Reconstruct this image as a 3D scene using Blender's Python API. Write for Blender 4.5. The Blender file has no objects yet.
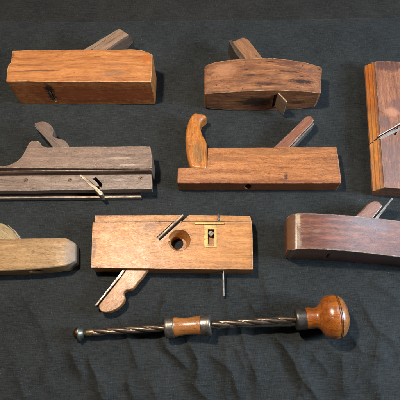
import bpy, bmesh, math, random
import numpy as np
from mathutils import Matrix, Vector, noise as mnoise
random.seed(7)
S = 0.01                      # authored in centimetres, built in metres
scene = bpy.context.scene
COL = scene.collection
# ------------------------------------------------------------------ camera
F, NX, NY, H = 480.0, 212.0, 400.0, 70.0
dn = Vector((NX-200, -(NY-200), -F)).normalized()
zw = -dn
xw = (Vector((1, 0, 0)) - zw.x*zw).normalized()
yw = zw.cross(xw)
R = Matrix((xw, yw, zw))      # world = R @ cam
cam = bpy.data.objects.new('camera', bpy.data.cameras.new('camera'))
COL.objects.link(cam)
cam.matrix_world = Matrix.Translation((0, 0, H*S)) @ R.to_4x4()
cam.data.sensor_width = 36; cam.data.sensor_fit = 'HORIZONTAL'
cam.data.lens = 36*F/400
cam.data.clip_start = 0.01; cam.data.clip_end = 50
scene.camera = cam

def W(px, py, z=0.0):
    v = R @ Vector((px-200, -(py-200), -F))
    p = v*((z-H)/v.z)
    return Vector((p.x, p.y, z))

# ------------------------------------------------------------------ node helpers
def lin(c):
    return tuple((x/255/12.92 if x/255 <= .04045 else ((x/255+.055)/1.055)**2.4) for x in c) + (1,)

class NT:
    def __init__(s, name):
        s.m = bpy.data.materials.new(name); s.m.use_nodes = True
        s.t = s.m.node_tree; s.t.nodes.clear()
        s.out = s.t.nodes.new('ShaderNodeOutputMaterial')
        s.b = s.t.nodes.new('ShaderNodeBsdfPrincipled')
        s.t.links.new(s.b.outputs[0], s.out.inputs[0])
    def n(s, typ, **kw):
        x = s.t.nodes.new(typ)
        for k, v in kw.items(): setattr(x, k, v)
        return x
    def l(s, a, b): s.t.links.new(a, b)
    def put(s, sock, v):
        if hasattr(v, 'is_output') or isinstance(v, bpy.types.NodeSocket): s.l(v, sock)
        else: sock.default_value = v
    def math(s, op, a, b=0.5, c=None, clamp=False):
        x = s.n('ShaderNodeMath', operation=op, use_clamp=clamp)
        s.put(x.inputs[0], a); s.put(x.inputs[1], b)
        if c is not None: s.put(x.inputs[2], c)
        return x.outputs[0]
    def noise(s, vec, scale=1, detail=4, rough=.55, dist=0):
        x = s.n('ShaderNodeTexNoise')
        s.put(x.inputs['Vector'], vec); x.inputs['Scale'].default_value = scale
        x.inputs['Detail'].default_value = detail; x.inputs['Roughness'].default_value = rough
        x.inputs['Distortion'].default_value = dist
        return x.outputs['Fac']
    def mapping(s, vec, scale=(1, 1, 1), loc=(0, 0, 0)):
        x = s.n('ShaderNodeMapping'); s.put(x.inputs['Vector'], vec)
        x.inputs['Scale'].default_value = scale; x.inputs['Location'].default_value = loc
        return x.outputs[0]
    def rng(s, v, a, b, c=0, d=1):
        x = s.n('ShaderNodeMapRange'); s.put(x.inputs[0], v)
        for i, q in enumerate((a, b, c, d)): x.inputs[i+1].default_value = q
        return x.outputs[0]
    def mix(s, f, a, b, mode='MIX'):
        x = s.n('ShaderNodeMix', data_type='RGBA', blend_type=mode)
        s.put(x.inputs[0], f); s.put(x.inputs[6], a); s.put(x.inputs[7], b)
        return x.outputs[2]
    def edge(s, rad):
        bv = s.n('ShaderNodeBevel', samples=4); bv.inputs['Radius'].default_value = rad
        g = s.n('ShaderNodeNewGeometry')
        d = s.n('ShaderNodeVectorMath', operation='DOT_PRODUCT')
        s.l(bv.outputs[0], d.inputs[0]); s.l(g.outputs['Normal'], d.inputs[1])
        return s.math('SUBTRACT', 1.0, d.outputs['Value'])
    def bump(s, h, strength=.3, dist=.0005, prev=None):
        x = s.n('ShaderNodeBump'); x.inputs['Strength'].default_value = strength
        x.inputs['Distance'].default_value = dist; s.put(x.inputs['Height'], h)
        if prev is not None: s.l(prev, x.inputs['Normal'])
        return x.outputs[0]

def wood(name, dark, mid, light, frame, spots=(), seed=0.0, rough=.45, coat=.15, blotch=.5, blotch_c=(40, 26, 20),
         edge_c=None, edge_amt=.5, grain=1.0, pores=.5, figure=0.0, bscale=22, dirt=.4, scars=.6, border=.45):
    """Old tool wood: stretched growth streaks, pores, blotchy handling dirt, worn arrises, local stains and painted light.
    spots: (point in world cm, (rx,ry,rz) cm, colour, strength)"""
    q = NT(name)
    tc = q.n('ShaderNodeTexCoord').outputs['Object']
    off = (seed*3.7, seed*1.9, seed*2.3)
    warp = q.noise(q.mapping(tc, (9, 9, 9), off), 1, 2)
    wv = q.n('ShaderNodeVectorMath', operation='MULTIPLY_ADD')
    wc = q.n('ShaderNodeCombineXYZ'); q.l(warp, wc.inputs[1]); q.l(warp, wc.inputs[2])
    q.l(wc.outputs[0], wv.inputs[0]); wv.inputs[1].default_value = (0, .02, .02); q.l(tc, wv.inputs[2])
    v = wv.outputs[0]
    g1 = q.noise(q.mapping(v, (9, 170, 170), off), 1, 5, .6)
    g2 = q.noise(q.mapping(v, (45, 850, 850), off), 1, 4, .65)
    bl = q.noise(q.mapping(tc, (bscale*.7, bscale*1.2, bscale*1.2), off), 1, 6, .62, .6)
    bl2 = q.noise(q.mapping(tc, (70, 110, 110), off), 1, 6, .7, .4)
    po = q.noise(q.mapping(v, (160, 2600, 2600), off), 1, 2, .5)
    f = q.math('ADD', q.math('MULTIPLY', g1, .6*grain), q.math('MULTIPLY', g2, .45*grain))
    f = q.math('ADD', f, q.math('MULTIPLY', bl2, .25))
    f = q.math('ADD', f, -.5*(1.05*grain+.25)+.5)
    if figure:                                   # flecked medullary figure of quartered beech / oak
        fg = q.noise(q.mapping(tc, (330, 700, 700), off), 1, 3, .5, 1.5)
        f = q.math('ADD', f, q.math('MULTIPLY', q.math('SUBTRACT', fg, .5), figure))
    r = q.n('ShaderNodeValToRGB'); q.l(f, r.inputs[0])
    e = r.color_ramp.elements
    e[0].position = .3; e[0].color = lin(dark); e[1].position = .72; e[1].color = lin(light)
    m_ = e.new(.5); m_.color = lin(mid)
    c = r.outputs[0]
    c = q.mix(q.math('MULTIPLY', q.rng(bl, .5, .72), blotch, clamp=True), c, lin(blotch_c))
    c = q.mix(q.math('MULTIPLY', q.rng(bl2, .56, .74), dirt, clamp=True), c, lin(tuple(x*.45 for x in dark)))
    c = q.mix(q.math('MULTIPLY', q.rng(po, .58, .7), pores, clamp=True), c, lin(tuple(x*.5 for x in dark)))
    sc_ = q.noise(q.mapping(v, (26, 620, 620), (off[1], off[2], off[0])), 1, 3, .6)
    c = q.mix(q.math('MULTIPLY', q.rng(sc_, .64, .70), scars, clamp=True), c, lin(tuple(x*.38 for x in dark)))
    dn_ = q.noise(q.mapping(tc, (120, 120, 120), off), 1, 5, .7)
    nk = q.noise(q.mapping(tc, (190, 420, 420), (off[2], off[0], off[1])), 1, 2, .5)
    c = q.mix(q.math('MULTIPLY', q.rng(nk, .70, .75), scars, clamp=True), c, lin(tuple(x*.45 for x in dark)))
    dn2 = q.noise(q.mapping(tc, (300, 300, 300), (seed, 3, 1)), 1, 3, .7)
    for (p, rad, col, st) in spots:
        lp = frame.inverted() @ (Vector(p)*S)
        a = q.n('ShaderNodeVectorMath', operation='SUBTRACT'); q.l(tc, a.inputs[0]); a.inputs[1].default_value = lp
        b = q.n('ShaderNodeVectorMath', operation='DIVIDE'); q.l(a.outputs[0], b.inputs[0])
        b.inputs[1].default_value = tuple(x*S for x in rad)
        ln = q.n('ShaderNodeVectorMath', operation='LENGTH'); q.l(b.outputs[0], ln.inputs[0])
        d = q.math('ADD', ln.outputs['Value'], q.math('ADD', q.math('MULTIPLY', q.math('SUBTRACT', dn_, .5), 1.4), q.math('MULTIPLY', q.math('SUBTRACT', g2, .5), 1.6)))
        c = q.mix(q.math('MULTIPLY', q.rng(d, 1.1, .55), st, clamp=True), c, lin(col))
    if edge_c:
        wb_ = q.edge(.009)
        c = q.mix(q.math('MULTIPLY', q.math('MULTIPLY', q.rng(wb_, .0, .05), q.rng(bl2, .38, .55), clamp=True), border), c, lin(tuple(x*.5 for x in dark)))
        ed = q.edge(.0034)
        ef = q.math('MULTIPLY', q.rng(ed, .004, .09), q.math('MULTIPLY', q.rng(dn_, .40, .60), q.rng(bl2, .36, .56)), clamp=True)
        c = q.mix(q.math('MULTIPLY', ef, edge_amt), c, lin(edge_c))
    q.l(c, q.b.inputs['Base Color'])
    q.put(q.b.inputs['Roughness'], q.math('ADD', q.math('MULTIPLY', q.math('SUBTRACT', bl2, .5), .5), rough, clamp=True))
    q.b.inputs['Coat Weight'].default_value = coat; q.b.inputs['Coat Roughness'].default_value = .3
    q.b.inputs['Specular IOR Level'].default_value = .4
    nb = q.bump(q.math('ADD', g2, q.math('MULTIPLY', q.rng(po, .55, .7), -.8)), .45, .00025)
    nb = q.bump(q.math('ADD', q.rng(dn_, .3, .45), q.math('MULTIPLY', dn2, .35)), .35, .0005, nb)
    q.l(nb, q.b.inputs['Normal'])
    return q.m

def metal(name, c1, c2, rough=.38, met=.9, rust=.3, rust_c=(75, 50, 35), seed=0, streak=1.0):
    q = NT(name)
    tc = q.n('ShaderNodeTexCoord').outputs['Object']
    a = q.noise(q.mapping(tc, (90, 350, 350), (seed, seed, seed)), 1, 5, .65)
    b = q.noise(q.mapping(tc, (200, 200, 200), (seed, 2, 5)), 1, 6, .7)
    c = q.mix(q.rng(a, .35, .65), lin(c1), lin(c2))
    c = q.mix(q.math('MULTIPLY', q.rng(b, .48, .66), rust, clamp=True), c, lin(rust_c))
    q.l(c, q.b.inputs['Base Color'])
    q.put(q.b.inputs['Metallic'], q.math('SUBTRACT', met, q.math('MULTIPLY', q.rng(b, .48, .66), rust*.6), clamp=True))
    q.put(q.b.inputs['Roughness'], q.math('ADD', q.math('MULTIPLY', q.math('SUBTRACT', a, .5), .5*streak), q.math('ADD', rough, q.math('MULTIPLY', q.rng(b, .45, .7), .2)), clamp=True))
    q.l(q.bump(q.math('ADD', a, b), .25, .0003), q.b.inputs['Normal'])
    return q.m

# ------------------------------------------------------------------ mesh helpers (all in world cm)
def smooth(pts, n=5, closed=True):
    out = []; N = len(pts)
    for i in range(N if closed else N-1):
        p0, p1, p2, p3 = (pts[(i-1) % N], pts[i], pts[(i+1) % N], pts[(i+2) % N]) if closed else \
            (pts[max(i-1, 0)], pts[i], pts[i+1], pts[min(i+2, N-1)])
        for k in range(n):
            t = k/n
            out.append(tuple(.5*((2*b) + (-a+c)*t + (2*a-5*b+4*c-d)*t*t + (-a+3*b-3*c+d)*t**3)
                             for a, b, c, d in zip(p0, p1, p2, p3)))
    if not closed: out.append(tuple(pts[-1]))
    return out

def ccw(p):
    a = sum(p[i][0]*p[(i+1) % len(p)][1]-p[(i+1) % len(p)][0]*p[i][1] for i in range(len(p)))
    return p if a > 0 else p[::-1]

def subdiv(pts, step=1.4, jit=.02, seed=0):
    step *= .6; jit *= 1.5
    out = []
    for i, p in enumerate(pts):
        q = pts[(i+1) % len(pts)]; out.append((p[0], p[1]))
        d = math.hypot(q[0]-p[0], q[1]-p[1]); k = max(1, int(d/step))
        for j in range(1, k):
            t = j/k; x = p[0]+(q[0]-p[0])*t; y = p[1]+(q[1]-p[1])*t
            nn = mnoise.noise(Vector((x*.35+seed, y*.35, seed)))*jit*2 + random.uniform(-jit, jit)*.35
            out.append((x-(q[1]-p[1])/d*nn, y+(q[0]-p[0])/d*nn))
    return out

def prism_bm(pts, z0, z1):
    pts = ccw(list(pts)); bm = bmesh.new()
    a = [bm.verts.new((p[0], p[1], z0)) for p in pts]; b = [bm.verts.new((p[0], p[1], z1)) for p in pts]
    bm.faces.new(a[::-1]); bm.faces.new(b)
    for i in range(len(pts)):
        j = (i+1) % len(pts); bm.faces.new((a[i], a[j], b[j], b[i]))
    return bm

def px(pts, z): return [tuple(W(x, y, z))[:2] for x, y in pts]

def slab(pxpts, z0, z1, jit=.02, sm=0, at=None):
    p = px(pxpts, z1 if at is None else at)
    if sm: p = smooth(p, sm)
    if jit: p = subdiv(ccw(p), jit=jit, seed=pxpts[0][0])
    return prism_bm(p, z0, z1)

def pillow_bm(pts, z0, z1, r, segs=4):
    """outline with rounded-over arrises top and bottom"""
    pts = ccw(list(pts)); n = len(pts); nr = []
    for i in range(n):
        a, b = pts[i-1], pts[(i+1) % n]; t = Vector((b[0]-a[0], b[1]-a[1])).normalized(); nr.append((t.y, -t.x))
    for _ in range(int(4+22*r)):
        nr = [((nr[i-1][0]+2*nr[i][0]+nr[(i+1) % n][0])/4, (nr[i-1][1]+2*nr[i][1]+nr[(i+1) % n][1])/4) for i in range(n)]
    rings = []
    for k in range(segs+1):
        f = math.pi/2*k/segs; rings.append((r*(1-math.sin(f)), z0+r*(1-math.cos(f))))
    for k in range(segs+1):
        f = math.pi/2*k/segs; rings.append((r*(1-math.cos(f)), z1-r*(1-math.sin(f))))
    bm = bmesh.new(); vs = []
    for o, z in rings: vs.append([bm.verts.new((p[0]-m[0]*o, p[1]-m[1]*o, z)) for p, m in zip(pts, nr)])
    for u, w in zip(vs, vs[1:]):
        for i in range(n):
            j = (i+1) % n; bm.faces.new((u[i], u[j], w[j], w[i]))
    bm.faces.new(vs[0][::-1]); bm.faces.new(vs[-1])
    return bm

def box_bm(c, s, rz=0.0):
    bm = bmesh.new(); bmesh.ops.create_cube(bm, size=1)
    bmesh.ops.scale(bm, vec=s, verts=bm.verts); bmesh.ops.rotate(bm, matrix=Matrix.Rotation(rz, 3, 'Z'), verts=bm.verts)
    bmesh.ops.translate(bm, vec=c, verts=bm.verts); return bm

def bar_bm(a, b, w, z0, z1):
    """thin plate standing on edge between plan points a and b"""
    a = Vector(a[:2]); b = Vector(b[:2]); d = b-a
    return box_bm(((a.x+b.x)/2, (a.y+b.y)/2, (z0+z1)/2), (d.length, w, z1-z0), math.atan2(d.y, d.x))

def cyl_bm(c, r0, r1, z0, z1, n=40):
    bm = bmesh.new()
    a = [bm.verts.new((c[0]+r0*math.cos(t), c[1]+r0*math.sin(t), z0)) for t in [2*math.pi*i/n for i in range(n)]]
    b = [bm.verts.new((c[0]+r1*math.cos(t), c[1]+r1*math.sin(t), z1)) for t in [2*math.pi*i/n for i in range(n)]]
    bm.faces.new(a[::-1]); bm.faces.new(b)
    for i in range(n): bm.faces.new((a[i], a[(i+1) % n], b[(i+1) % n], b[i]))
    return bm

def loft_bm(st):
    """st: (back xy, front xy, z top, z bottom) stations along the length"""
    bm = bmesh.new(); rows = []
    for bk, fr, zt, zb in st:
        rows.append([bm.verts.new((fr[0], fr[1], zb)), bm.verts.new((bk[0], bk[1], zb)),
                     bm.verts.new((bk[0], bk[1], zt)), bm.verts.new((fr[0], fr[1], zt))])
    for u, w in zip(rows, rows[1:]):
        for i in range(4): bm.faces.new((u[i], u[(i+1) % 4], w[(i+1) % 4], w[i]))
    bm.faces.new(rows[0][::-1]); bm.faces.new(rows[-1])
    bmesh.ops.recalc_face_normals(bm, faces=bm.faces); return bm

def merge(*bms):
    o = bmesh.new()
    for b in bms:
        me = bpy.data.meshes.new('tmp'); b.to_mesh(me); b.free(); o.from_mesh(me); bpy.data.meshes.remove(me)
    return o

def thing(name, a, b, label, cat, group=None):
    """Empty at the base of a thing; local x runs from a to b (plan points, cm)"""
    o = bpy.data.objects.new(name, None); COL.objects.link(o)
    a = Vector(a[:2]); b = Vector(b[:2]); m = (a+b)/2
    ang = math.atan2(b.y-a.y, b.x-a.x)
    o.matrix_world = Matrix.Translation((m.x*S, m.y*S, 0)) @ Matrix.Rotation(ang, 4, 'Z')
    o.empty_display_size = .02
    o['label'] = label; o['category'] = cat
    if group: o['group'] = group
    return o

FR = {}
def frame_at(a, b, z=0):
    a = Vector(a[:2]); b = Vector(b[:2]); m = (a+b)/2
    return Matrix.Translation((m.x*S, m.y*S, z*S)) @ Matrix.Rotation(math.atan2(b.y-a.y, b.x-a.x), 4, 'Z')

def part(name, bm, mat, parent, frame=None, cuts=(), bevel=.06, segs=2, wn=True, angle=30, label=None):
    """link bm (world cm) as one mesh object under parent, in its own frame"""
    pw = FR.get(parent.name) or parent.matrix_world.copy()
    fr = frame or pw
    M = fr.inverted() @ Matrix.Scale(S, 4)
    bm.normal_update()
    bmesh.ops.transform(bm, matrix=M, verts=bm.verts)
    me = bpy.data.meshes.new(name); bm.to_mesh(me); bm.free()
    ob = bpy.data.objects.new(name, me); COL.objects.link(ob)
    tmp = []
    for c in cuts:
        bmesh.ops.transform(c, matrix=M, verts=c.verts)
        bmesh.ops.recalc_face_normals(c, faces=c.faces)
        cm = bpy.data.meshes.new('cut'); c.to_mesh(cm); c.free()
        co = bpy.data.objects.new('cut', cm); COL.objects.link(co); tmp.append(co)
        md = ob.modifiers.new('b', 'BOOLEAN'); md.operation = 'DIFFERENCE'; md.object = co; md.solver = 'EXACT'
    if bevel:
        md = ob.modifiers.new('v', 'BEVEL'); md.width = bevel*S; md.segments = segs
        md.limit_method = 'ANGLE'; md.angle_limit = math.radians(angle)
    if wn:
        md = ob.modifiers.new('w', 'WEIGHTED_NORMAL'); md.keep_sharp = True
    for p in me.polygons: p.use_smooth = True
    if ob.modifiers:
        dg = bpy.context.evaluated_depsgraph_get(); dg.update()
        new = bpy.data.meshes.new_from_object(ob.evaluated_get(dg))
        ob.modifiers.clear(); ob.data = new; new.name = name
        bpy.data.meshes.remove(me)
    for t in tmp:
        m = t.data; bpy.data.objects.remove(t); bpy.data.meshes.remove(m)
    ob.data.materials.clear(); ob.data.materials.append(mat)
    ob.parent = parent
    ob.matrix_parent_inverse = Matrix.Identity(4)
    ob.matrix_basis = pw.inverted() @ fr
    FR[ob.name] = fr.copy()
    if label: ob['label'] = label
    return ob

def lathe_bm(A, B, prof, n=48, twist=None):
    """prof: (distance along A->B in cm, radius cm); twist(theta, s) scales the radius"""
    A = Vector(A); B = Vector(B); d = (B-A).normalized()
    u = d.cross(Vector((0, 0, 1))).normalized(); w = u.cross(d)
    bm = bmesh.new(); rings = []
    for s, r in prof:
        ring = []
        for i in range(n):
            t = 2*math.pi*i/n; rr = r*(twist(t, s) if twist else 1)
            ring.append(bm.verts.new(A+d*s+(u*math.cos(t)+w*math.sin(t))*rr))
        rings.append(ring)
    for a, b in zip(rings, rings[1:]):
        for i in range(n): bm.faces.new((a[i], a[(i+1) % n], b[(i+1) % n], b[i]))
    bm.faces.new(rings[0][::-1]); bm.faces.new(rings[-1])
    bmesh.ops.recalc_face_normals(bm, faces=bm.faces)
    return bm

# shared metals
M_iron = metal('old_steel', (150, 140, 128), (105, 98, 92), .4, .75, .45)
M_irond = metal('brown_steel', (120, 105, 90), (80, 70, 62), .45, .7, .5, seed=3)
M_bright = metal('bright_steel', (200, 198, 192), (150, 148, 145), .3, .85, .15, seed=5)
M_brass = metal('brass', (160, 138, 92), (134, 114, 72), .36, .9, .25, (110, 86, 46), seed=7)
M_screw = metal('dark_screw_steel', (140, 136, 130), (80, 76, 72), .3, .9, .3, seed=9)

# ================================================================== 1. wide orange-brown plane, top left
t = 6.4
P1 = thing('wooden_plane', W(8, 66, 0), W(152, 66, 0), 'thick orange-brown wooden plane with a dark streak on its side, top left', 'wooden plane')
fr = P1.matrix_world.copy()
zf = W(60, 81.5, t).y
m = wood('orange_beech', (122, 68, 32), (168, 104, 54), (194, 132, 76), fr, seed=1.1, blotch=.35, blotch_c=(120, 66, 32), edge_c=(214, 170, 118), edge_amt=1.0, rough=.42, coat=.2, pores=.3, dirt=.25,
         spots=[(Vector((W(80, 81, t).x, zf-.3, 3.0)), (30, .5, 3.3), (132, 56, 22), .75), (W(40, 70.5, t), (3.0, .22, .5), (70, 40, 42), .75), (W(18, 71.5, t), (1.0, .15, .4), (95, 55, 40), .5),  # first spot puts the sole's warm, darker shading into its colour
                (W(10.5, 56, t), (.55, 1.5, .8), (95, 52, 22), .8), (W(146, 59, t), (.9, 1.0, .6), (160, 84, 28), .8),  # two dark spots paint the shade of the end chamfers
                (W(113, 73, t), (2.6, .8, .4), (125, 88, 62), .6), (W(112, 64, t), (2.6, .3, .3), (120, 80, 60), .4),
                (Vector((W(45, 81, t).x, zf, 3.2)), (.85, 1.0, 3.0), (28, 15, 10), .95),
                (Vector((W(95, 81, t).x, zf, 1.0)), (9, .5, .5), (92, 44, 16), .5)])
mx = W(45, 81, t).x
body = slab([(6, 81.3), (6.8, 73), (8.4, 64.6), (10.6, 62.4), (12.4, 50.6), (60, 49.6), (134, 49.2), (142, 50.2), (148, 52), (152.6, 54.4), (152, 68), (151, 81.8), (80, 81.8)], 0, t, .03)
part('body', body, m, P1, bevel=.3, segs=4, cuts=[box_bm((mx+.1, zf, 2.2), (.2, 2.6, 3.0)), ])
part('iron', bar_bm((mx+.2, zf+.1), (mx+.05, zf+2.5), .12, .7, 3.6), M_iron, P1, bevel=.02)
wa, wb = W(96, 48, 5.2), W(124, 31, 5.2)
fw = frame_at(wa, wb)
mw = wood('grey_wedge_wood', (96, 70, 54), (132, 102, 80), (156, 124, 100), fw, seed=1.5, rough=.5, coat=.05, blotch=.3)
part('wedge', slab([(96, 54), (92, 49), (110, 36.4), (120.3, 29.6), (123, 30.6), (128.6, 34.4), (118, 41), (106, 50), (104, 56)], 1.2, 5.2, .01), mw, P1, frame=fw, bevel=.1)
part('iron', slab([(84, 52), (84, 49.6), (104, 37.5), (119.4, 28.4), (120.6, 29.3), (110, 36), (91, 49.5), (90, 54)], 1.0, 5.3, 0), metal('tan_iron', (150, 124, 98), (122, 98, 78), .5, .3, .2, seed=17), P1, frame=fw, bevel=.03)
part('iron', slab([(108, 50), (128.9, 34.8), (132.6, 37.2), (133, 42), (124, 52)], 1.0, 4.6, 0), wood('shaded_wedge_wood', (36, 28, 24), (48, 38, 32), (60, 48, 40), fw, seed=4, rough=.6, coat=0), P1, frame=fw, bevel=.06).name = 'wedge'  # dark slab stands for the wedge's unlit side, shade in its colour

# ================================================================== 2. coffin plane, top centre
P2 = thing('wooden_plane', W(205, 80, 0), W(321, 80, 0), 'short scarred brown plane with its iron poking out through the sole, top centre', 'wooden plane')
fr = P2.matrix_world.copy()
st = []
raw = [(203.9, 69.5, 92.6, 4.2, .8), (204.9, 66.6, 93.9, 4.45, .65), (207.5, 64.9, 94, 4.6, .5), (216, 62.3, 93, 4.9, .3), (229, 60, 92.2, 5.2, .1), (248, 58.6, 91.1, 5.5, 0), (262, 58, 90.6, 5.6, 0),
       (275, 58.3, 90.4, 5.6, 0), (290, 60, 90.8, 5.4, 0), (305, 62.6, 91.6, 5.1, .2), (315, 65.2, 92.6, 4.8, .5), (320.2, 67, 93.4, 4.6, .7), (322, 69, 92.6, 4.4, .9)]
for x, yb, yf, zt, zb in raw: st.append((tuple(W(x, yb, zt))[:2], tuple(W(x-.0+(-1.2 if x > 310 else 0), yf, zt))[:2], zt, zb))
zf = W(262, 90.6, 5.6).y
m = wood('scarred_beech', (82, 46, 28), (134, 84, 52), (174, 122, 80), fr, seed=2.2, blotch=.75, blotch_c=(92, 56, 36), edge_c=(196, 160, 122), edge_amt=.9, rough=.45, bscale=30, dirt=.9, scars=1.0, border=.7,
         spots=[(W(300, 82, 5), (2.6, .5, .7), (40, 24, 20), .95), (W(268, 84, 5.5), (2.4, .35, .7), (52, 30, 22), .8), (W(252, 75, 5.5), (1.6, .25, .7), (56, 34, 26), .8), (W(290, 72, 5.3), (1.8, .25, .7), (50, 30, 22), .8), (W(215, 92, 5), (2.4, .3, .6), (60, 36, 24), .7), (W(285, 64, 5.4), (2.6, .5, .8), (88, 50, 38), .7), (W(297, 69, 5), (1.6, .4, .8), (85, 48, 40), .7),
                (W(243, 81, 5.5), (1.2, .4, .8), (80, 56, 48), .55), (W(310, 71, 5), (.8, .7, .8), (100, 60, 52), .6), (W(225, 70, 5), (2.2, 1.4, .8), (176, 122, 88), .5),
                (W(270, 76, 5.5), (2.2, .3, .8), (84, 50, 38), .6), (W(250, 66, 5.5), (1.5, .4, .8), (100, 60, 40), .5),
                (Vector((W(258, 91, 5.6).x, zf, 2.4)), (3.4, .9, 1.5), (34, 20, 14), .9), (Vector((W(300, 91, 5).x, zf, 2.)), (1.6, 1.4, .5), (60, 34, 20), .7)])
b2 = loft_bm(st)
bmesh.ops.subdivide_edges(b2, edges=[e for e in b2.edges if abs(e.verts[0].co.z-e.verts[1].co.z) > 3 or abs(e.verts[0].co.y-e.verts[1].co.y) > 3], cuts=4, use_grid_fill=True)
for v in b2.verts: v.co += Vector((mnoise.noise(v.co*.5+Vector((9, 0, 0))), mnoise.noise(v.co*.5), mnoise.noise(v.co*.4+Vector((0, 5, 0)))))*.05
i0 = W(280, 92, 5.3); i1 = W(287.2, 99.8, 5.3)
part('body', b2, m, P2, bevel=.32, segs=4, cuts=[box_bm(((i0.x-.4), zf, 2.6), (.8, 3.0, 3.4), -.35)])
dd = (i1-i0).normalized()
part('iron', bar_bm(i0-dd*3, i1, .3, .9, 4.8), metal('tan_steel', (168, 140, 112), (122, 98, 78), .42, .6, .5, (92, 60, 38), seed=12), P2, frame=frame_at(i0, i1), bevel=.09)
fw = frame_at(W(238, 42, 4.8), W(256, 60, 4.8))
mw = wood('brown_wedge_wood', (105, 68, 46), (140, 95, 64), (168, 120, 84), fw, seed=2.6, blotch=.5, edge_c=(190, 150, 115), rough=.5)
part('wedge', slab([(232.5, 41.5), (243, 37), (248.6, 39.6), (254, 46.5), (262, 57), (262, 64), (250, 66), (243, 55)], 2.0, 4.8, .01), mw, P2, frame=fw, bevel=.18, segs=3)
part('iron', slab([(228.6, 40.4), (232.2, 40), (240, 50), (252, 66), (246, 66), (236, 54)], 1.2, 4.5, 0), M_irond, P2, frame=fw, bevel=.04)

# ================================================================== 3. moulding plane, right edge
t = 3.2
a3 = W(375, 62, t); b3 = W(384.3, 187.5, t); ax = (b3-a3).normalized()
far = Vector((-ax.y, ax.x, 0))             # points to the right of the picture? fixed below
if far.x < 0: far = -far
P3 = thing('moulding_plane', a3, b3, 'upright moulding plane with stepped orange edge and purplish sheen, at the right edge', 'moulding plane')
fr = P3.matrix_world.copy()
prof = [(0, t), (.0, t-.28), (-.38, t-.38), (-.40, t-.75), (-.55, t-.85), (-.85, t-.9), (-.9, t-1.25), (-1.25, t-1.4), (-1.3, t-1.75), (-.9, .9), (-.8, 0), (8.6, 0), (8.6, t)]
bm = bmesh.new(); L3 = (b3-a3).length
ends = []
for s, cham in ((-.28, 1), (0, 0), (L3, 0)):
    ends.append([bm.verts.new((a3.x+ax.x*s+far.x*(o*(1-.0*cham)+(.55 if cham and o >= 0 and o < 1 else 0)), a3.y+ax.y*s+far.y*(o+(.55 if cham and 0 <= o < 1 else 0)), z)) for o, z in prof])
for u, w in zip(ends, ends[1:]):
    for i in range(len(prof)): bm.faces.new((u[i], u[(i+1) % len(prof)], w[(i+1) % len(prof)], w[i]))
bm.faces.new(ends[0][::-1]); bm.faces.new(ends[-1]); bmesh.ops.recalc_face_normals(bm, faces=bm.faces)
OR = (205, 118, 34)
m = wood('brown_beech_painted_sheen', (100, 58, 42), (144, 92, 66), (174, 124, 94), fr, seed=3.3, blotch=.55, blotch_c=(108, 74, 68), bscale=26, edge_c=(205, 170, 140), edge_amt=.5, rough=.38, coat=.3,
         spots=[(W(388, 66, t), (1.2, 3.5, .5), (84, 54, 48), .8), (W(386, 150, t), (2.4, 3.5, .5), (98, 76, 72), .6), (W(392, 172, t), (2.4, 3.6, .5), (98, 76, 72), .6), (W(398, 105, t), (1.4, 1.5, .5), (108, 72, 66), .7),  # purplish-grey lower spots put the window's sheen into the colour
                (W(382, 122, t), (1.3, 1.5, .5), (92, 74, 72), .6), (W(392, 112, t), (1.0, 1.2, .5), (190, 130, 100), .6)] +
               [(a3+ax*s+far*-.75+Vector((0, 0, -1.0)), (1.9, .72, 1.3), c_, .97) for s, c_ in zip([.6+1.7*k for k in range(14)], [OR, (196, 106, 30), (188, 100, 28), (205, 118, 34), (198, 112, 34), (186, 104, 34), (196, 120, 44), (208, 132, 52), (205, 130, 54), (214, 142, 66), (210, 136, 60), (206, 134, 58), (200, 126, 54), (200, 126, 54)])])
e1 = W(378, 137, t); e2 = W(412, 118.5, t)
groove = merge(bar_bm(e1-(e2-e1)*.1, e2, .16, t-.9, t+.4))
m0 = W(369, 146, t-1.2)
part('body', bm, m, P3, bevel=.05, segs=2, cuts=[groove, bar_bm(W(368, 145, 1.6), e1+(e2-e1)*.06, .12, .9, t+.4), slab([(392, 131.5), (398, 126.5), (398, 131), (395, 136)], t-.8, t+.5, 0, at=t)])
f3 = frame_at(e1, e2)
nrm = Vector((-(e2-e1).y, (e2-e1).x, 0)).normalized()
part('iron', bar_bm(e1+nrm*.13, e2+nrm*.30, .13, 1, t+.05), M_bright, P3, frame=f3, bevel=.02)
part('wedge', slab([(379, 138.8), (390, 131.8), (412, 122.5), (412, 124.8), (392, 134), (382, 138.8)], 1, t+.04, 0, at=t), metal('grey_worn_edge', (170, 165, 158), (125, 118, 112), .4, .5, .2, seed=31), P3, frame=f3, bevel=.02)

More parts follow.
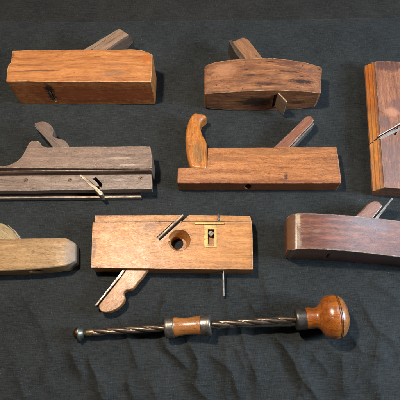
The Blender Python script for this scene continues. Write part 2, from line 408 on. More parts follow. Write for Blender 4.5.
# ================================================================== 4. dark rebate plane with skate, left of second row
t = 4.4; t2 = 2.9
P4 = thing('plow_plane', W(-12, 170, 0), W(151, 170, 0), 'dark grey-brown plow plane with scrolled wedge, screws and long metal skate', 'plow plane')
fr = P4.matrix_world.copy()
cols4 = dict(blotch_c=(70, 52, 44), rough=.36, coat=.45, edge_c=(190, 170, 142), edge_amt=.9)
m = wood('grey_brown_walnut', (74, 54, 44), (120, 93, 77), (154, 126, 106), fr, seed=4.4, blotch=.35, bscale=30, dirt=.5, grain=.7, scars=.35, **cols4,
         spots=[(W(120, 158, t), (2.2, .18, .5), (165, 140, 118), .6), (W(129, 165, t), (1.6, .15, .5), (175, 150, 125), .6), (W(110, 155, t), (1.4, .4, .5), (80, 60, 52), .5), (W(128, 155, t), (1.2, .3, .5), (78, 56, 48), .5)])
top4 = [(-14, 168), (-14, 166.6), (3, 166), (10, 164.6), (16, 161.8), (21, 157.5), (25, 150.8), (27, 146), (29.2, 142.4), (32.5, 140.6), (38, 140.8), (40.6, 143), (42, 146), (47.5, 147.3), (80, 146.6), (150.3, 146.3), (152.3, 158), (152, 167.5), (150.5, 168.6)]
part('body', slab(top4, 0, t, .012), m, P4, bevel=.1, segs=2)
yt = W(80, 169.3, t).y
# moulded strip between the block and the fence
m2 = wood('red_brown_strip', (66, 40, 28), (92, 56, 38), (112, 72, 50), fr, seed=4.9, blotch=.3, rough=.45)
xl = W(-13, 172, t2).x; xr = W(151.3, 172, t).x
ys0 = W(80, 174.6, t2).y
part('moulding', box_bm(((xl+xr)/2, (yt+ys0)/2, t2/2+.25), (xr-xl-.1, abs(yt-ys0)+.02, t2+.2)), m2, P4, bevel=.04)
part('moulding', merge(box_bm(((xl+xr)/2, yt-.08, t-.45), (xr-xl-.05, .16, .5))), m, P4, bevel=.05)
m3 = wood('grey_fence_wood', (78, 60, 52), (124, 101, 86), (156, 132, 115), fr, seed=4.6, blotch=.25, rough=.4, coat=.25, edge_c=(180, 160, 142), edge_amt=.6,
          spots=[(W(119, 180, t2), (1.6, .12, .4), (170, 150, 132), .7), (W(50, 184, t2), (3, .12, .4), (150, 130, 112), .5)])
c1 = W(93, 179.5, t2)
part('fence', slab([(-14, 174.8), (151.3, 174), (151.9, 182), (151.7, 189.2), (70, 190), (-14, 190.8)], 1.7, t2, .015), m3, P4, bevel=.07,
     cuts=[slab([(92, 178.5), (96, 176.9), (102.4, 184), (101.6, 187.6), (97, 187), (88, 179)], .5, t2+.5, 0, at=t2), slab([(77, 174), (80, 174), (100, 188), (98, 191)], 1.6, t2+.5, 0, at=t2)])
for x_, y_ in ((26, 180.2), (70, 180), (140.5, 178.4)):
    c = W(x_, y_, t2)
    scr = part('screw', cyl_bm(c, .36, .34, t2-.2, t2+.03, 24), metal('aged_screw', (120, 96, 76), (84, 66, 54), .4, .8, .4, seed=x_), P4, bevel=.02,
               cuts=[box_bm((c.x, c.y, t2+.05), (.8, .07, .1), .6)])
mk = metal('skate_steel', (160, 144, 126), (120, 104, 90), .5, .45, .2, (96, 60, 44), seed=14)
y0 = W(80, 195.6, .9).y; xa = W(-13, 195, .9).x; xb = W(140.8, 195, .9).x
part('skate', box_bm(((xa+xb)/2, y0-.17, .475), (xb-xa, .44, .85)), mk, P4, bevel=.03)
part('skate_plate', box_bm(((xa+xb)/2, y0+.6, .55), (xb-xa, 1.1, .8)), metal('dark_rusty_steel', (84, 54, 40), (58, 38, 30), .5, .4, .6, (50, 28, 22), seed=15), P4, bevel=.02)
fi = frame_at(W(79, 175, t2), W(102, 195, t2))
part('iron', slab([(78.2, 174.6), (81, 174.2), (86, 178), (96.5, 187), (102.6, 192.2), (102.6, 194.4), (99.8, 195), (97.8, 192.8), (88.5, 184)], 1.0, t2+.12, 0), metal('pale_steel', (178, 160, 134), (128, 110, 90), .5, .5, .4, seed=16), P4, frame=fi, bevel=.05)
part('wedge', slab([(87, 178.6), (91, 177.6), (96.4, 181.6), (99.6, 186), (96, 186)], 1.2, t2-.12, 0, at=t2), m3, P4, frame=fi, bevel=.04)
fw = frame_at(W(36, 126, 3.4), W(58, 146, 3.4))
mw = wood('scroll_wedge_wood', (86, 68, 58), (110, 88, 76), (134, 110, 94), fw, seed=4.1, rough=.42, coat=.2, edge_c=(160, 140, 124), blotch=.3)
wp = smooth(px([(35, 125.6), (37, 122.6), (42.5, 121.4), (48, 122.8), (52.4, 127), (53.4, 131), (52.4, 135), (55, 137.6), (60, 138.8), (65, 140.6), (69, 146), (70, 152), (58, 153), (48, 141)], 3.4), 4)
part('wedge', pillow_bm(wp, 1.6, 3.4, .1, 3), mw, P4, frame=fw, bevel=0)
part('iron', slab([(34.4, 126.2), (35.6, 125.2), (46, 136), (60, 151), (58, 152)], 1.2, 3.35, 0), M_iron, P4, frame=fw, bevel=.02)

# ================================================================== 5. plane with tote handle, centre
t = 2.8
P5 = thing('handled_plane', W(178, 175, 0), W(341, 175, 0), 'long brown plane with a curved golden handle at its left end', 'wooden plane')
fr = P5.matrix_world.copy()
zf = W(260, 182.6, t).y
m = wood('flecked_oak', (104, 56, 26), (158, 94, 46), (190, 126, 72), fr, seed=5.5, blotch=.35, blotch_c=(110, 70, 38), figure=.45, edge_c=(208, 160, 122), edge_amt=.85, rough=.45, pores=.6, dirt=.4,
         spots=[(W(286, 177, t), (.35, .7, .5), (58, 34, 26), .85), (W(283, 180, t), (.8, .3, .5), (70, 44, 30), .6), (W(313, 149.5, t), (2.0, .5, .5), (118, 70, 36), .5), (W(270, 153, t), (5, .5, .5), (116, 76, 40), .5),
                (W(219, 158, t), (3.5, .5, .5), (108, 68, 34), .5), (W(228, 176, t), (6.5, .3, .5), (170, 118, 74), .5),
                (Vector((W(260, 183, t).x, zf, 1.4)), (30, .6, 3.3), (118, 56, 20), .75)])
hx = W(248, 187.5, 1.4).x
b5 = slab([(177.3, 183), (177.4, 176), (177.8, 168.4), (179.5, 167.2), (207, 167.2), (207.8, 147.6), (336.6, 146.6), (338.6, 158), (341.5, 180), (341, 183), (260, 183.2)], 0, t, .02)
hole = cyl_bm((0, 0), .48, .48, -2.4, 2.4, 32)
bmesh.ops.rotate(hole, matrix=Matrix.Rotation(-math.pi/2, 3, 'X'), verts=hole.verts); bmesh.ops.scale(hole, vec=(1.0, 1, 1.7), verts=hole.verts)
bmesh.ops.translate(hole, vec=(hx, zf+.2, 1.45), verts=hole.verts)
sl = box_bm((hx+.25, zf, 1.4), (.25, 1.6, 1.8), 0)
part('body', b5, m, P5, bevel=.16, segs=3, cuts=[hole])
tp = smooth(px([(191.5, 168.2), (188.6, 162), (186, 150), (185.4, 137), (186.6, 128), (189.6, 119), (194, 113.6), (199.5, 114), (205.4, 115.4), (206.2, 118), (202.6, 120.6), (200.6, 126), (202, 134), (206, 141), (207, 147), (207, 158), (206.8, 168.4), (200, 170)], 2.6), 4)
ft = frame_at(W(193, 115, 3), W(197, 168, 3))
mt = wood('golden_tote_wood', (100, 52, 20), (170, 100, 40), (202, 132, 64), ft, seed=5.1, rough=.32, coat=.4, blotch=.3, edge_c=None,
          spots=[(W(198, 152, 3), (2.2, 1.0, .8), (106, 78, 46), .6), (W(199, 117, 3), (.9, 1.0, 1), (150, 96, 60), .5)])
part('tote', pillow_bm(tp, .25, 2.95, .55, 6), mt, P5, frame=ft, bevel=0)
fw = frame_at(W(284, 145, 3.3), W(310, 118, 3.3))
mw = wood('reddish_wedge_wood', (100, 58, 40), (132, 80, 56), (156, 100, 74), fw, seed=5.8, rough=.42, blotch=.3, edge_c=(205, 165, 140), edge_amt=.8)
part('wedge', pillow_bm(smooth(px([(272, 150), (277, 144.4), (291, 131), (303.4, 118.8), (306.6, 116.6), (310.4, 116.2), (313.2, 118.6), (313, 122), (304, 131.4), (290, 146.5), (284, 152)], 2.6), 3), .6, 2.6, .12, 3), mw, P5, frame=fw, bevel=0)
part('iron', slab([(286, 152), (291, 146.6), (305, 131.2), (313.2, 122.6), (314.2, 123.8), (306, 132.6), (293, 147), (289, 152)], .6, 2.4, 0), M_iron, P5, frame=fw, bevel=.02)

# ================================================================== 6. pale plane cut by the left edge, lower left
t = 3.0
P6 = thing('wooden_plane', W(-60, 256, 0), W(74, 256, 0), 'pale tan plane with whitish chamfered end, cut off by the left edge', 'wooden plane')
fr = P6.matrix_world.copy()
st = []
for x, yb, yf, zt, zb in [(-62, 239, 268, t, 0), (-40, 239, 270, t, 0), (-20, 238.7, 271, t, 0), (0, 238.5, 270.8, t, 0), (16, 238.2, 270.2, t, 0), (32, 238, 269.2, t, 0), (50, 237.7, 267.6, t, 0), (65.2, 237.4, 265.8, t, 0), (75.6, 243, 260.8, 2.35, .12)]:
    st.append((tuple(W(x, yb, zt))[:2], tuple(W(x, yf, zt))[:2], zt, zb))
zf = W(32, 269.2, t).y
m = wood('tan_beech', (106, 74, 42), (148, 110, 66), (176, 138, 92), fr, seed=6.6, blotch=.35, blotch_c=(128, 88, 50), edge_c=(205, 190, 170), edge_amt=.6, rough=.5, coat=.05, dirt=.4,
         spots=[(W(71.5, 252, 2.6), (1.0, 3.4, 2.5), (136, 122, 112), .6), (W(77, 262, 1), (.8, 2.4, 2.5), (140, 128, 120), .5), (W(58, 241, t), (2, .3, .5), (140, 90, 40), .5),
                (Vector((W(20, 270, t).x, zf, 1)), (10, .4, 1.6), (140, 84, 36), .6), (W(33, 252, t), (.3, .3, .3), (110, 70, 60), .7)])
part('body', loft_bm(st), m, P6, bevel=.22, segs=4, cuts=[box_bm((W(31, 270, t).x+.2, zf, 1.55), (1.6, 1.6, .9), .1)])
fw = frame_at(W(-2, 226, 2.2), W(15, 236, 2.2))
part('wedge', pillow_bm(smooth(px([(-14, 244), (-16, 232), (-9, 225), (0, 223.2), (6, 225), (13, 230.6), (18.2, 237.6), (19, 244)], 2.2), 4), .7, 2.2, .12, 3), wood('tan_wedge_wood', (112, 92, 62), (146, 122, 84), (170, 144, 102), fw, seed=6.1, rough=.5, blotch=.3), P6, frame=fw, bevel=0)
part('iron', slab([(6.6, 224.4), (8.4, 225), (15.6, 231), (21, 238.4), (21, 243), (18.8, 243), (18.4, 237.8), (13.4, 230.8)], .5, 2.3, 0), M_iron, P6, frame=fw, bevel=.03)

# ================================================================== 7. moving fillister plane, lower middle
t = 2.7
P7 = thing('fillister_plane', W(92, 245, 0), W(252, 245, 0), 'orange plane with a round hole and a T-shaped brass slide, its scrolled wedge pointing down', 'fillister plane')
fr = P7.matrix_world.copy()
m = wood('peach_beech', (132, 78, 34), (176, 114, 56), (202, 140, 80), fr, seed=7.7, blotch=.3, blotch_c=(140, 88, 52), edge_c=(206, 176, 146), edge_amt=.6, rough=.42, coat=.12, pores=.35, dirt=.35,
         spots=[(W(150, 227, t), (1.4, .9, .5), (122, 86, 66), .6), (W(105, 236, t), (1.0, .7, .4), (196, 150, 104), .5), (W(94, 247, t), (.5, 1.6, .5), (112, 66, 32), .7), (W(110, 228, t), (1.5, .2, .4), (120, 84, 60), .5),
                (W(141, 234, t), (1.2, .3, .4), (128, 92, 66), .5), (W(180, 267, t), (14, .35, .4), (160, 96, 42), .5), (W(226, 262, t), (1.5, .5, .4), (150, 100, 58), .5),
                (W(125, 250, t), (3, .7, .4), (160, 106, 66), .5)])
b7 = slab([(91.2, 267.4), (91.8, 247), (92.6, 224), (93, 222.4), (160, 222.2), (252, 221.6), (252.6, 246), (253, 269.2), (170, 268.8)], 0, t, .015)
hc = W(179.3, 240.3, t)
cone = cyl_bm(hc, .95, 1.72, .6, t+.15, 48)
thru = cyl_bm((hc.x-.42, hc.y+.12), .92, .92, -.5, t+.5, 36)
s0 = W(158.6, 239.6, t); s1 = W(186.4, 213.6, t)
slot = bar_bm(s0, s1, 1.0, -.5, t+.5)
sc = W(211, 235.2, t)
tl = W(207.6, 227, t); tr = W(214.2, 244, t)
win = box_bm(((tl.x+tr.x)/2, (tl.y+tr.y)/2, t), (tr.x-tl.x, tl.y-tr.y, 1.4))
part('body', b7, m, P7, bevel=.12, segs=3, cuts=[cone, thru, slot, win])
part('rebate_strip', slab([(94.4, 221.9), (95, 215.3), (183, 215), (187, 214.8), (250.2, 215.8), (251.6, 221.3)], .3, t-.12, .01, at=t-.1), m, P7, bevel=.05,
     cuts=[bar_bm(s0+(s1-s0)*.7, s1+(s1-s0)*.3, .8, 0, t+.5)])
f7 = frame_at(s0, s1)
n7 = Vector((-(s1-s0).y, (s1-s0).x, 0)).normalized()
part('iron', bar_bm(s0+n7*.26, s1+n7*.26-(s1-s0)*.08, .26, .3, t-.02), metal('grey_brown_steel', (150, 130, 108), (108, 92, 78), .5, .4, .4, seed=22), P7, frame=f7, bevel=.03)
part('wedge', slab([(159.4, 240.6), (162.4, 238), (176, 225.6), (182, 220), (179.6, 225), (172, 231.6), (168.6, 236.6), (170, 241), (166, 240.4)], .3, t-.1, 0, at=t), wood('pale_wedge_tip_wood', (140, 108, 82), (170, 136, 106), (190, 158, 128), f7, seed=8.1), P7, frame=f7, bevel=.04)
# depth stop: T-shaped brass plate with a slot, a screw and a steel rod
def rectpx(x0, y0, x1, y1, z0, z1): return slab([(x0, y0), (x1, y0), (x1, y1), (x0, y1)], z0, z1, 0)
zb = t+.07
plate = merge(rectpx(204.3, 224.6, 216.8, 247.4, t-.15, zb))
ds = part('depth_stop', plate, M_brass, P7, bevel=.02, cuts=[rectpx(207.8, 227.2, 214, 243.8, t-1, t+1)])
part('crossbar', rectpx(194.8, 221.9, 224.4, 224.3, t-.15, zb+.12), M_brass, ds, bevel=.03)
part('screw', merge(cyl_bm(W(211, 233.4, t+.1), .40, .36, t-.5, t+.22, 28)), M_screw, ds, bevel=.04, cuts=[box_bm(tuple(W(211, 233.4, t+.22)), (1.2, .09, .16), .9)])
rod0 = W(218, 215, t-.2)
part('rod', cyl_bm(W(218.4, 218.6, t+.1), .19, .19, t-.9, t+.16, 16), M_screw, ds, bevel=.03)
rb = bar_bm(W(218.4, 213.4, t), W(218.6, 222, t), .28, t-.5, t+.02)
part('nicker', rb, metal('dark_nicker_steel', (76, 74, 72), (52, 50, 48), .4, .8, .2, seed=24), P7, bevel=.04)
ra = W(223, 266, 1.5); rb_ = W(223.6, 296.3, .9)
part('stop_rod', lathe_bm(ra, rb_, [(0, .15), ((rb_-ra).length-.05, .15), ((rb_-ra).length, .1)], 16), M_iron, P7, bevel=0)
fw = frame_at(W(134, 274, 1.9), W(102, 308, 1.9))
mw = wood('orange_wedge_wood', (126, 74, 34), (166, 106, 54), (190, 132, 74), fw, seed=7.1, rough=.42, blotch=.3, edge_c=(206, 176, 146), edge_amt=.5,
          spots=[(W(126, 288, 1.9), (1.2, .3, .3), (120, 70, 44), .5)])
part('wedge', pillow_bm(smooth(px([(130, 264), (124.6, 272), (112.5, 288), (101.4, 301.8), (98.8, 306), (100.6, 310.6), (105.6, 312.2), (111.5, 311), (117.8, 308), (122.8, 303), (124.8, 298), (123.6, 293.4), (125.6, 290.4), (129.5, 289.6), (133, 288), (138, 282), (144.8, 273.6), (150, 264)], 2.0), 4), .85, 2.0, .12, 3), mw, P7, frame=fw, bevel=0)
part('iron', slab([(124, 268), (126.6, 268), (120.8, 276.4), (108, 291.4), (96.2, 306), (94.8, 305.2), (107, 290)], .8, 1.9, 0), M_iron, P7, frame=fw, bevel=.02)

# ================================================================== 8. reddish coffin plane, lower right
P8 = thing('wooden_plane', W(288, 238, 0), W(420, 242, 0), 'glossy reddish-brown plane with rounded tan left end, above the drill knob', 'wooden plane')
fr = P8.matrix_world.copy()
st = []
for x, yb, yf, zt, zb in [(286.2, 219, 247.6, 3.6, 1.2), (287.4, 217.2, 249.4, 4.1, .8), (290.6, 214.6, 250.4, 4.6, .5), (294.6, 213.4, 249.8, 4.95, .3), (297.4, 213.1, 248.9, 5.1, .2), (312, 213.2, 248.9, 5.3, 0), (335, 214.3, 250.2, 5.3, 0),
                          (360, 216, 252.4, 5.1, 0), (380, 218.2, 254.8, 4.8, 0), (400, 220.8, 257.2, 4.4, 0), (425, 224.5, 261.5, 4.0, 0), (450, 229, 266.5, 3.4, .3)]:
    st.append((tuple(W(x, yb, zt))[:2], tuple(W(x, yf, zt))[:2], zt, zb))
zf = W(330, 250, 5.3)
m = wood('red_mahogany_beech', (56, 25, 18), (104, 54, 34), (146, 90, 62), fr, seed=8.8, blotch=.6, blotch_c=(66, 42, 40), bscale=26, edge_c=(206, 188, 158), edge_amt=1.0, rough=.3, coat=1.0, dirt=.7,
         spots=[(W(290, 233, 4.4), (.95, 4.5, 1.5), (112, 78, 52), .75), (W(298.5, 219, 5.2), (.35, 1.2, .5), (190, 164, 130), .6), (W(298.5, 240, 5.2), (.4, 1.9, .5), (160, 136, 112), .55),  # two pale strips: arris wear and a highlight line painted in
                (W(317, 231, 5.3), (.55, .3, .5), (150, 120, 100), .35), (W(370, 222, 5.), (3, .9, .5), (92, 74, 74), .6), (W(333, 238, 5.3), (2.2, .3, .5), (160, 92, 74), .5),
                (W(390, 228, 5.), (3, 1, .5), (110, 90, 92), .6),  # grey patches toward the right end put the cool sheen into colour
                (zf+Vector((-3, -.2, -2.6)), (6, 1.0, 2.2), (138, 92, 58), .7), (zf+Vector((5, -.5, -2.6)), (4, 1.0, 2.2), (112, 60, 44), .6)])  # tan spots colour the front face as if it were lit
mo = W(331, 250, 5.3)
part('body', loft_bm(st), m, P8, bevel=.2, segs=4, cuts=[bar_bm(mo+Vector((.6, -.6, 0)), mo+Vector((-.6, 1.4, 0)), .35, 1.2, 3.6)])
fw = frame_at(W(362, 212, 4.0), W(380, 201, 4.0))
part('wedge', pillow_bm(smooth(px([(350, 222), (355.6, 216), (363, 208.4), (369.4, 202.4), (374, 200.6), (378.4, 201), (382, 204.4), (382, 207.4), (374.6, 216.6), (368, 224)], 4.0), 3), 1.1, 4.0, .25, 4),
     wood('red_wedge_wood', (104, 62, 42), (134, 86, 62), (160, 112, 88), fw, seed=8.2, rough=.32, coat=.4, blotch=.3, edge_c=(190, 160, 140), edge_amt=.5), P8, frame=fw, bevel=0)
part('iron', slab([(372, 222), (376, 216.6), (391.6, 197.8), (393.2, 198.4), (379, 217), (376, 222)], 1.0, 4.1, 0), M_iron, P8, frame=fw, bevel=.02)

# ================================================================== 9. push drill
A = W(75, 333.4, 1.25); B = W(348.6, 315.8, 3.2)
Ld = (B-A).length; dirv = (B-A).normalized()
P9 = thing('push_drill', A, B, 'spiral push drill with a round amber knob, lying across the front of the cloth', 'hand drill')
def prj(p):
    c = R.transposed() @ (Vector(p)-Vector((0, 0, H))); return 200+F*c.x/-c.z, 200-F*c.y/-c.z, -c.z
def s_at(x):                                   # distance along the drill whose picture column is x
    lo, hi = -5, Ld+5
    for _ in range(40):
        mid = (lo+hi)/2
        if prj(A+dirv*mid)[0] < x: lo = mid
        else: hi = mid
    return lo
def rc(x, r): return r*prj(A+dirv*s_at(x))[2]/F  # picture radius -> cm
def prof(pts): return [(s_at(x), rc(x, r)) for x, r in pts]
fd = frame_at(A, B)
def pd(name, pts, mat, parent, sm=True, n=56):
    pr = prof(pts)
    if sm: pr = smooth(pr, 4, closed=False)
    return part(name, lathe_bm(A, B, pr, n), mat, parent, frame=fd, bevel=0, wn=True)
m_am = wood('amber_lacquered_wood', (100, 46, 10), (156, 82, 20), (190, 112, 38), fd, seed=9.1, rough=.24, coat=.9, blotch=.5, blotch_c=(92, 44, 14), edge_c=None, pores=.5, grain=.9, dirt=.7, scars=.9,
            spots=[(W(321, 333, 2), (.9, .9, .9), (74, 38, 14), .5)])
kn = pd('knob', [(305.5, 10.4), (309, 10.6), (313, 10.1), (316.5, 10.2), (319.5, 12.4), (322, 16.3), (325, 19.6), (329, 21.5), (333, 22), (336.2, 21.5)], m_am, P9)
pd('knob_ring', [(336.2, 20.6), (336.8, 21.3), (337.8, 21.1), (338.4, 20.2)], wood('dark_ring_lacquer', (84, 42, 14), (116, 62, 22), (140, 80, 32), fd, seed=9.8, rough=.3, coat=.6), kn, False)
pd('knob_cap', [(338.4, 20.9), (340, 20.2), (342.6, 18.2), (345, 14.8), (346.8, 10.6), (347.8, 5.5), (348.1, .3)],
   wood('highlit_cap_lacquer', (104, 52, 16), (150, 88, 34), (186, 124, 62), fd, seed=9.9, rough=.28, coat=.8, blotch=.5, blotch_c=(196, 160, 118)), kn)  # pale blotches put part of the cap's highlight band into its colour
m_fer = metal('dark_ferrule_steel', (112, 104, 96), (72, 66, 62), .36, .85, .35, (60, 46, 36), seed=41)
pd('ferrule', [(295.2, 4), (295.4, 10), (296.2, 11), (298.4, 11.2), (299, 10.7), (305.2, 10.7), (306, 10.4), (306.1, 4)], m_fer, P9, False)
def tw(th, s):
    c = abs(math.sin(1.5*(th+s*.80)+.6)); return .70+.34*c**.7
sp = [(s_at(93)+i*.06, .50) for i in range(int((s_at(297)-s_at(93))/.06))]
part('spiral_shaft', lathe_bm(A, B, sp, 48, tw), metal('spiral_steel', (122, 106, 92), (80, 68, 58), .36, .85, .4, (70, 48, 36), seed=42), P9, frame=fd, bevel=0)
m_fl = metal('pale_ferrule_steel', (136, 128, 118), (88, 80, 72), .38, .85, .4, (84, 62, 44), seed=43)
sl = pd('sleeve', [(173.5, 9), (175, 9.6), (179, 9), (184, 8.5), (190, 8.5), (196, 9), (200, 9.6), (201.5, 9.2)],
        wood('amber_sleeve_wood', (112, 64, 26), (148, 90, 42), (174, 116, 62), fd, seed=9.4, rough=.3, coat=.5, blotch=.5, blotch_c=(96, 54, 26)), P9)
pd('ferrule', [(165.2, 3.6), (165.4, 9.6), (166.2, 10.6), (168.4, 10.7), (169, 10.2), (173.4, 10.2), (174.2, 9.9), (174.4, 4)], m_fl, sl, False)
pd('ferrule', [(200.6, 4), (200.8, 9.9), (201.4, 10.2), (206.6, 10.3), (207.2, 10.9), (209.8, 11), (210.8, 10.2), (211, 3.6)], m_fl, sl, False)
pd('chuck', [(84, 2.6), (86.5, 2.9), (87, 3.3), (93.5, 3.5), (94.5, 2.8), (95, 1.5)], metal('tan_brass', (150, 128, 98), (104, 86, 64), .4, .85, .4, seed=44), P9, False)
pd('flange', [(78.8, 3), (79.0, 7.2), (79.4, 7.7), (80.8, 7.4), (81.2, 5.8), (83.0, 5.2), (84.0, 3.4), (84.6, 2.6)], metal('green_grey_steel', (118, 116, 104), (84, 82, 74), .35, .8, .3, seed=45), P9, False)
pd('tip', [(73.6, .5), (74.6, 3.6), (76.5, 5.6), (78.7, 5.8)], metal('brown_brass', (92, 62, 30), (58, 38, 20), .4, .8, .4, seed=46), P9)

# ================================================================== cloth and table
def seg_d(X, Y, a, b):
    ax_, ay_ = a; bx, by = b; dx, dy = bx-ax_, by-ay_; L2 = dx*dx+dy*dy
    tt = np.clip(((X-ax_)*dx+(Y-ay_)*dy)/L2, 0, 1)
    side = np.sign((X-ax_)*dy-(Y-ay_)*dx)
    return np.hypot(X-ax_-tt*dx, Y-ay_-tt*dy), side, tt
creases = [  # polyline in picture columns/rows, height cm, width cm
    ([(162, 345), (175, 356), (189, 370)], .10, .35), ([(188, 343), (197, 358), (199, 368), (195, 380)], .12, .35), ([(98, 384), (108, 402)], .10, .4),
    ([(127, 380), (135, 402)], .08, .4), ([(190, 381), (210, 402)], .08, .4), ([(250, 303), (259, 317)], .06, .3), ([(273, 333), (287, 352), (301, 376), (318, 400)], .13, .4),
    ([(342, 350), (343, 395)], .06, .5), ([(351, 336), (362, 352), (392, 360)], .06, .5), ([(343, 394), (372, 368), (386, 352)], .06, .5), ([(256, 340), (256, 398)], .05, .5),
    ([(70, 348), (84, 381)], .10, .4), ([(88, 356), (98, 380), (105, 404)], .12, .35), ([(18, 377), (28, 402)], .06, .5), ([(226, 340), (226, 400)], .05, .5), ([(228, 275), (229, 340)], .04, .5),
    ([(310, 350), (330, 374)], .05, .4), ([(370, 280), (400, 300)], .05, .6), ([(150, 380), (160, 404)], .05, .5), ([(380, 330), (376, 400)], .04, .5), ([(56, 352), (40, 390)], .04, .6),
    ([(120, 318), (131, 345), (140, 372)], .07, .4), ([(238, 318), (246, 350), (262, 392)], .07, .4), ([(300, 338), (296, 372), (306, 402)], .06, .5), ([(165, 296), (158, 330), (170, 352)], .06, .4), ([(232, 285), (262, 296), (300, 292)], .05, .5), ([(20, 292), (44, 330), (50, 352)], .05, .5), ([(360, 300), (376, 330), (398, 344)], .07, .45), ([(205, 350), (232, 372), (240, 402)], .08, .4),
    ([(10, 110), (60, 116)], .03, .6), ([(160, 300), (190, 305)], .04, .5), ([(262, 270), (268, 300)], .05, .5), ([(235, 345), (246, 372)], .05, .4)]
nx_, ny_ = 800, 700
x0c, x1c, y0c, y1c = -52., 52., -16., 78.
edgeline = [(W(u, v, 0).x, W(u, v, 0).y) for u, v in ((-60, 21), (0, 20.5), (60, 21), (120, 20.5), (170, 19.6), (240, 18.8), (300, 18.2), (350, 17.4), (400, 15.8), (470, 15))]
ex = np.array([p[0] for p in edgeline]); ey = np.array([p[1] for p in edgeline])
u = np.linspace(0, 1, nx_); v = np.linspace(0, 1, ny_)
U, V = np.meshgrid(u, v)
X = x0c+(x1c-x0c)*U
top = np.interp(X, ex, ey)
Y = y0c+(top-y0c)*V
Z = np.zeros_like(X)
for pl, h, w in creases:
    w *= 1.25; h *= 2.0
    wp_ = [W(a, b, 0) for a, b in pl]; best = np.full_like(X, 1e9); sd = np.zeros_like(X); tp_ = np.zeros_like(X)
    for k in range(len(wp_)-1):
        d, s_, tt = seg_d(X, Y, (wp_[k].x, wp_[k].y), (wp_[k+1].x, wp_[k+1].y))
        mk_ = d < best; best = np.where(mk_, d, best); sd = np.where(mk_, s_, sd); tp_ = np.where(mk_, (k+tt)/(len(wp_)-1), tp_)
    env = np.clip(np.sin(np.pi*np.clip(tp_*.9+.05, 0, 1))*1.6, 0, 1)
    Z += h*3.0*env*np.where(sd > 0, np.exp(-(best/w)**1.3), np.exp(-(best/(w*2.2))**1.5))
fl = [mnoise.noise(Vector((x*.07, y*.12, 3)))*.10+mnoise.noise(Vector((x*.3, y*.3, 8)))*.025 for x, y in zip(X.ravel(), Y.ravel())]
low = np.array(fl).reshape(X.shape)
foldn = np.array([mnoise.noise(Vector((x*.28+y*.06, y*.05, 21))) for x, y in zip(X.ravel(), Y.ravel())]).reshape(X.shape)
f2 = np.array([mnoise.noise(Vector((x*.42+y*.22, y*.10-x*.05, 31))) for x, y in zip(X.ravel(), Y.ravel())]).reshape(X.shape)
f3 = np.array([1-abs(mnoise.noise(Vector((x*.22-y*.12, y*.07+x*.05, 47))))*7 for x, y in zip(X.ravel(), Y.ravel())]).reshape(X.shape)
mk3 = np.clip((14-Y)/9, 0, 1)*(.65+.35*np.clip((X+20)/30, 0, 1))
Z += low-.07+mk3*(foldn*.34+f2*.24+np.clip(f3, 0, 1)**2*.10)
Z = np.where(V > .998, Z-.6, Z)
Z = np.minimum(Z, .8)
me = bpy.data.meshes.new('tablecloth')
verts = np.stack([X.ravel(), Y.ravel(), Z.ravel()], 1)*S
faces = [(j*nx_+i, j*nx_+i+1, (j+1)*nx_+i+1, (j+1)*nx_+i) for j in range(ny_-1) for i in range(nx_-1)]
me.from_pydata(verts.tolist(), [], faces)
for p in me.polygons: p.use_smooth = True
cl = bpy.data.objects.new('tablecloth', me); COL.objects.link(cl)
cl['label'] = 'wrinkled charcoal linen cloth spread under all the tools'; cl['category'] = 'tablecloth'
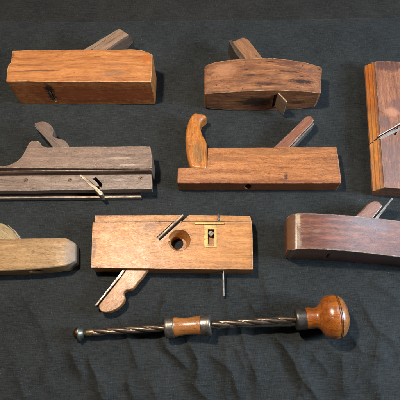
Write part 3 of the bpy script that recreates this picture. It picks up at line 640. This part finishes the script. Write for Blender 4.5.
def clothmat(name, c1, c2, lint, ws=1.0):
    q = NT(name)
    tc = q.n('ShaderNodeTexCoord').outputs['Object']
    a = q.noise(q.mapping(tc, (70*ws, 1050*ws, 1)), 1, 3, .6)
    b = q.noise(q.mapping(tc, (1200*ws, 110*ws, 1)), 1, 3, .6)
    bb = q.noise(q.mapping(tc, (500*ws, 900*ws, 1)), 1, 2, .6)
    g = q.noise(q.mapping(tc, (14, 14, 14)), 1, 6, .65)
    f = q.math('ADD', q.math('MULTIPLY', a, .45), q.math('MULTIPLY', b, .3))
    f = q.math('ADD', f, q.math('MULTIPLY', bb, .25))
    f2 = q.math('ADD', f, q.math('MULTIPLY', q.math('SUBTRACT', g, .5), .25))
    c = q.mix(q.rng(f2, .38, .62), lin(c1), lin(c2))
    sp_ = q.noise(q.mapping(tc, (900, 900, 900)), 1, 1, .5)
    c = q.mix(q.math('MULTIPLY', q.rng(sp_, .72, .78), .35, clamp=True), c, lin(lint))
    q.l(c, q.b.inputs['Base Color'])
    q.b.inputs['Roughness'].default_value = .85; q.b.inputs['Specular IOR Level'].default_value = .25
    q.b.inputs['Sheen Weight'].default_value = .08; q.b.inputs['Sheen Roughness'].default_value = .5
    nb = q.bump(f, .7, .0006)
    nb = q.bump(q.noise(q.mapping(tc, (60, 60, 1)), 1, 5, .6), .35, .002, nb)
    q.l(nb, q.b.inputs['Normal']); return q.m
me.materials.append(clothmat('charcoal_linen', (9, 11, 11), (45, 47, 46), (120, 122, 118)))
bm = bmesh.new(); bmesh.ops.create_grid(bm, x_segments=1, y_segments=1, size=1)
for vv in bm.verts: vv.co = Vector((vv.co.x*1.6, .4+vv.co.y*1.6, -.0062))
me2 = bpy.data.meshes.new('table_surface'); bm.to_mesh(me2); bm.free()
tb = bpy.data.objects.new('table_surface', me2); COL.objects.link(tb); tb['kind'] = 'structure'
me2.materials.append(clothmat('brown_black_baize', (10, 9, 8), (43, 40, 36), (130, 118, 105), .8))

# ================================================================== light
def area(name, loc, target, size, power, col, sy=None):
    d = bpy.data.lights.new(name, 'AREA'); d.energy = power; d.color = col; d.size = size*S
    if sy: d.shape = 'RECTANGLE'; d.size_y = sy*S
    o = bpy.data.objects.new(name, d); COL.objects.link(o)
    o.location = Vector(loc)*S
    o.rotation_euler = (Vector(target)-Vector(loc)).to_track_quat('-Z', 'Y').to_euler()
area('ceiling_lamp', (-27, 40, 92), (0, 30, 0), 6, 13.4, (1, .90, .76))
area('window_light', (118, 12, 62), (20, 8, 0), 34, 29, (.60, .79, 1))
area('back_window', (86, 74, 126), (26, 22, 0), 46, 6.5, (.74, .86, 1))
w = bpy.data.worlds.new('World'); scene.world = w; w.use_nodes = True
bg = w.node_tree.nodes['Background']; bg.inputs[0].default_value = (1, .92, .84, 1); bg.inputs[1].default_value = .045
scene.view_settings.view_transform = 'Standard'; scene.view_settings.look = 'None'
scene.view_settings.gamma = 1; scene.view_settings.exposure = 0
scene.cycles.use_denoising = True
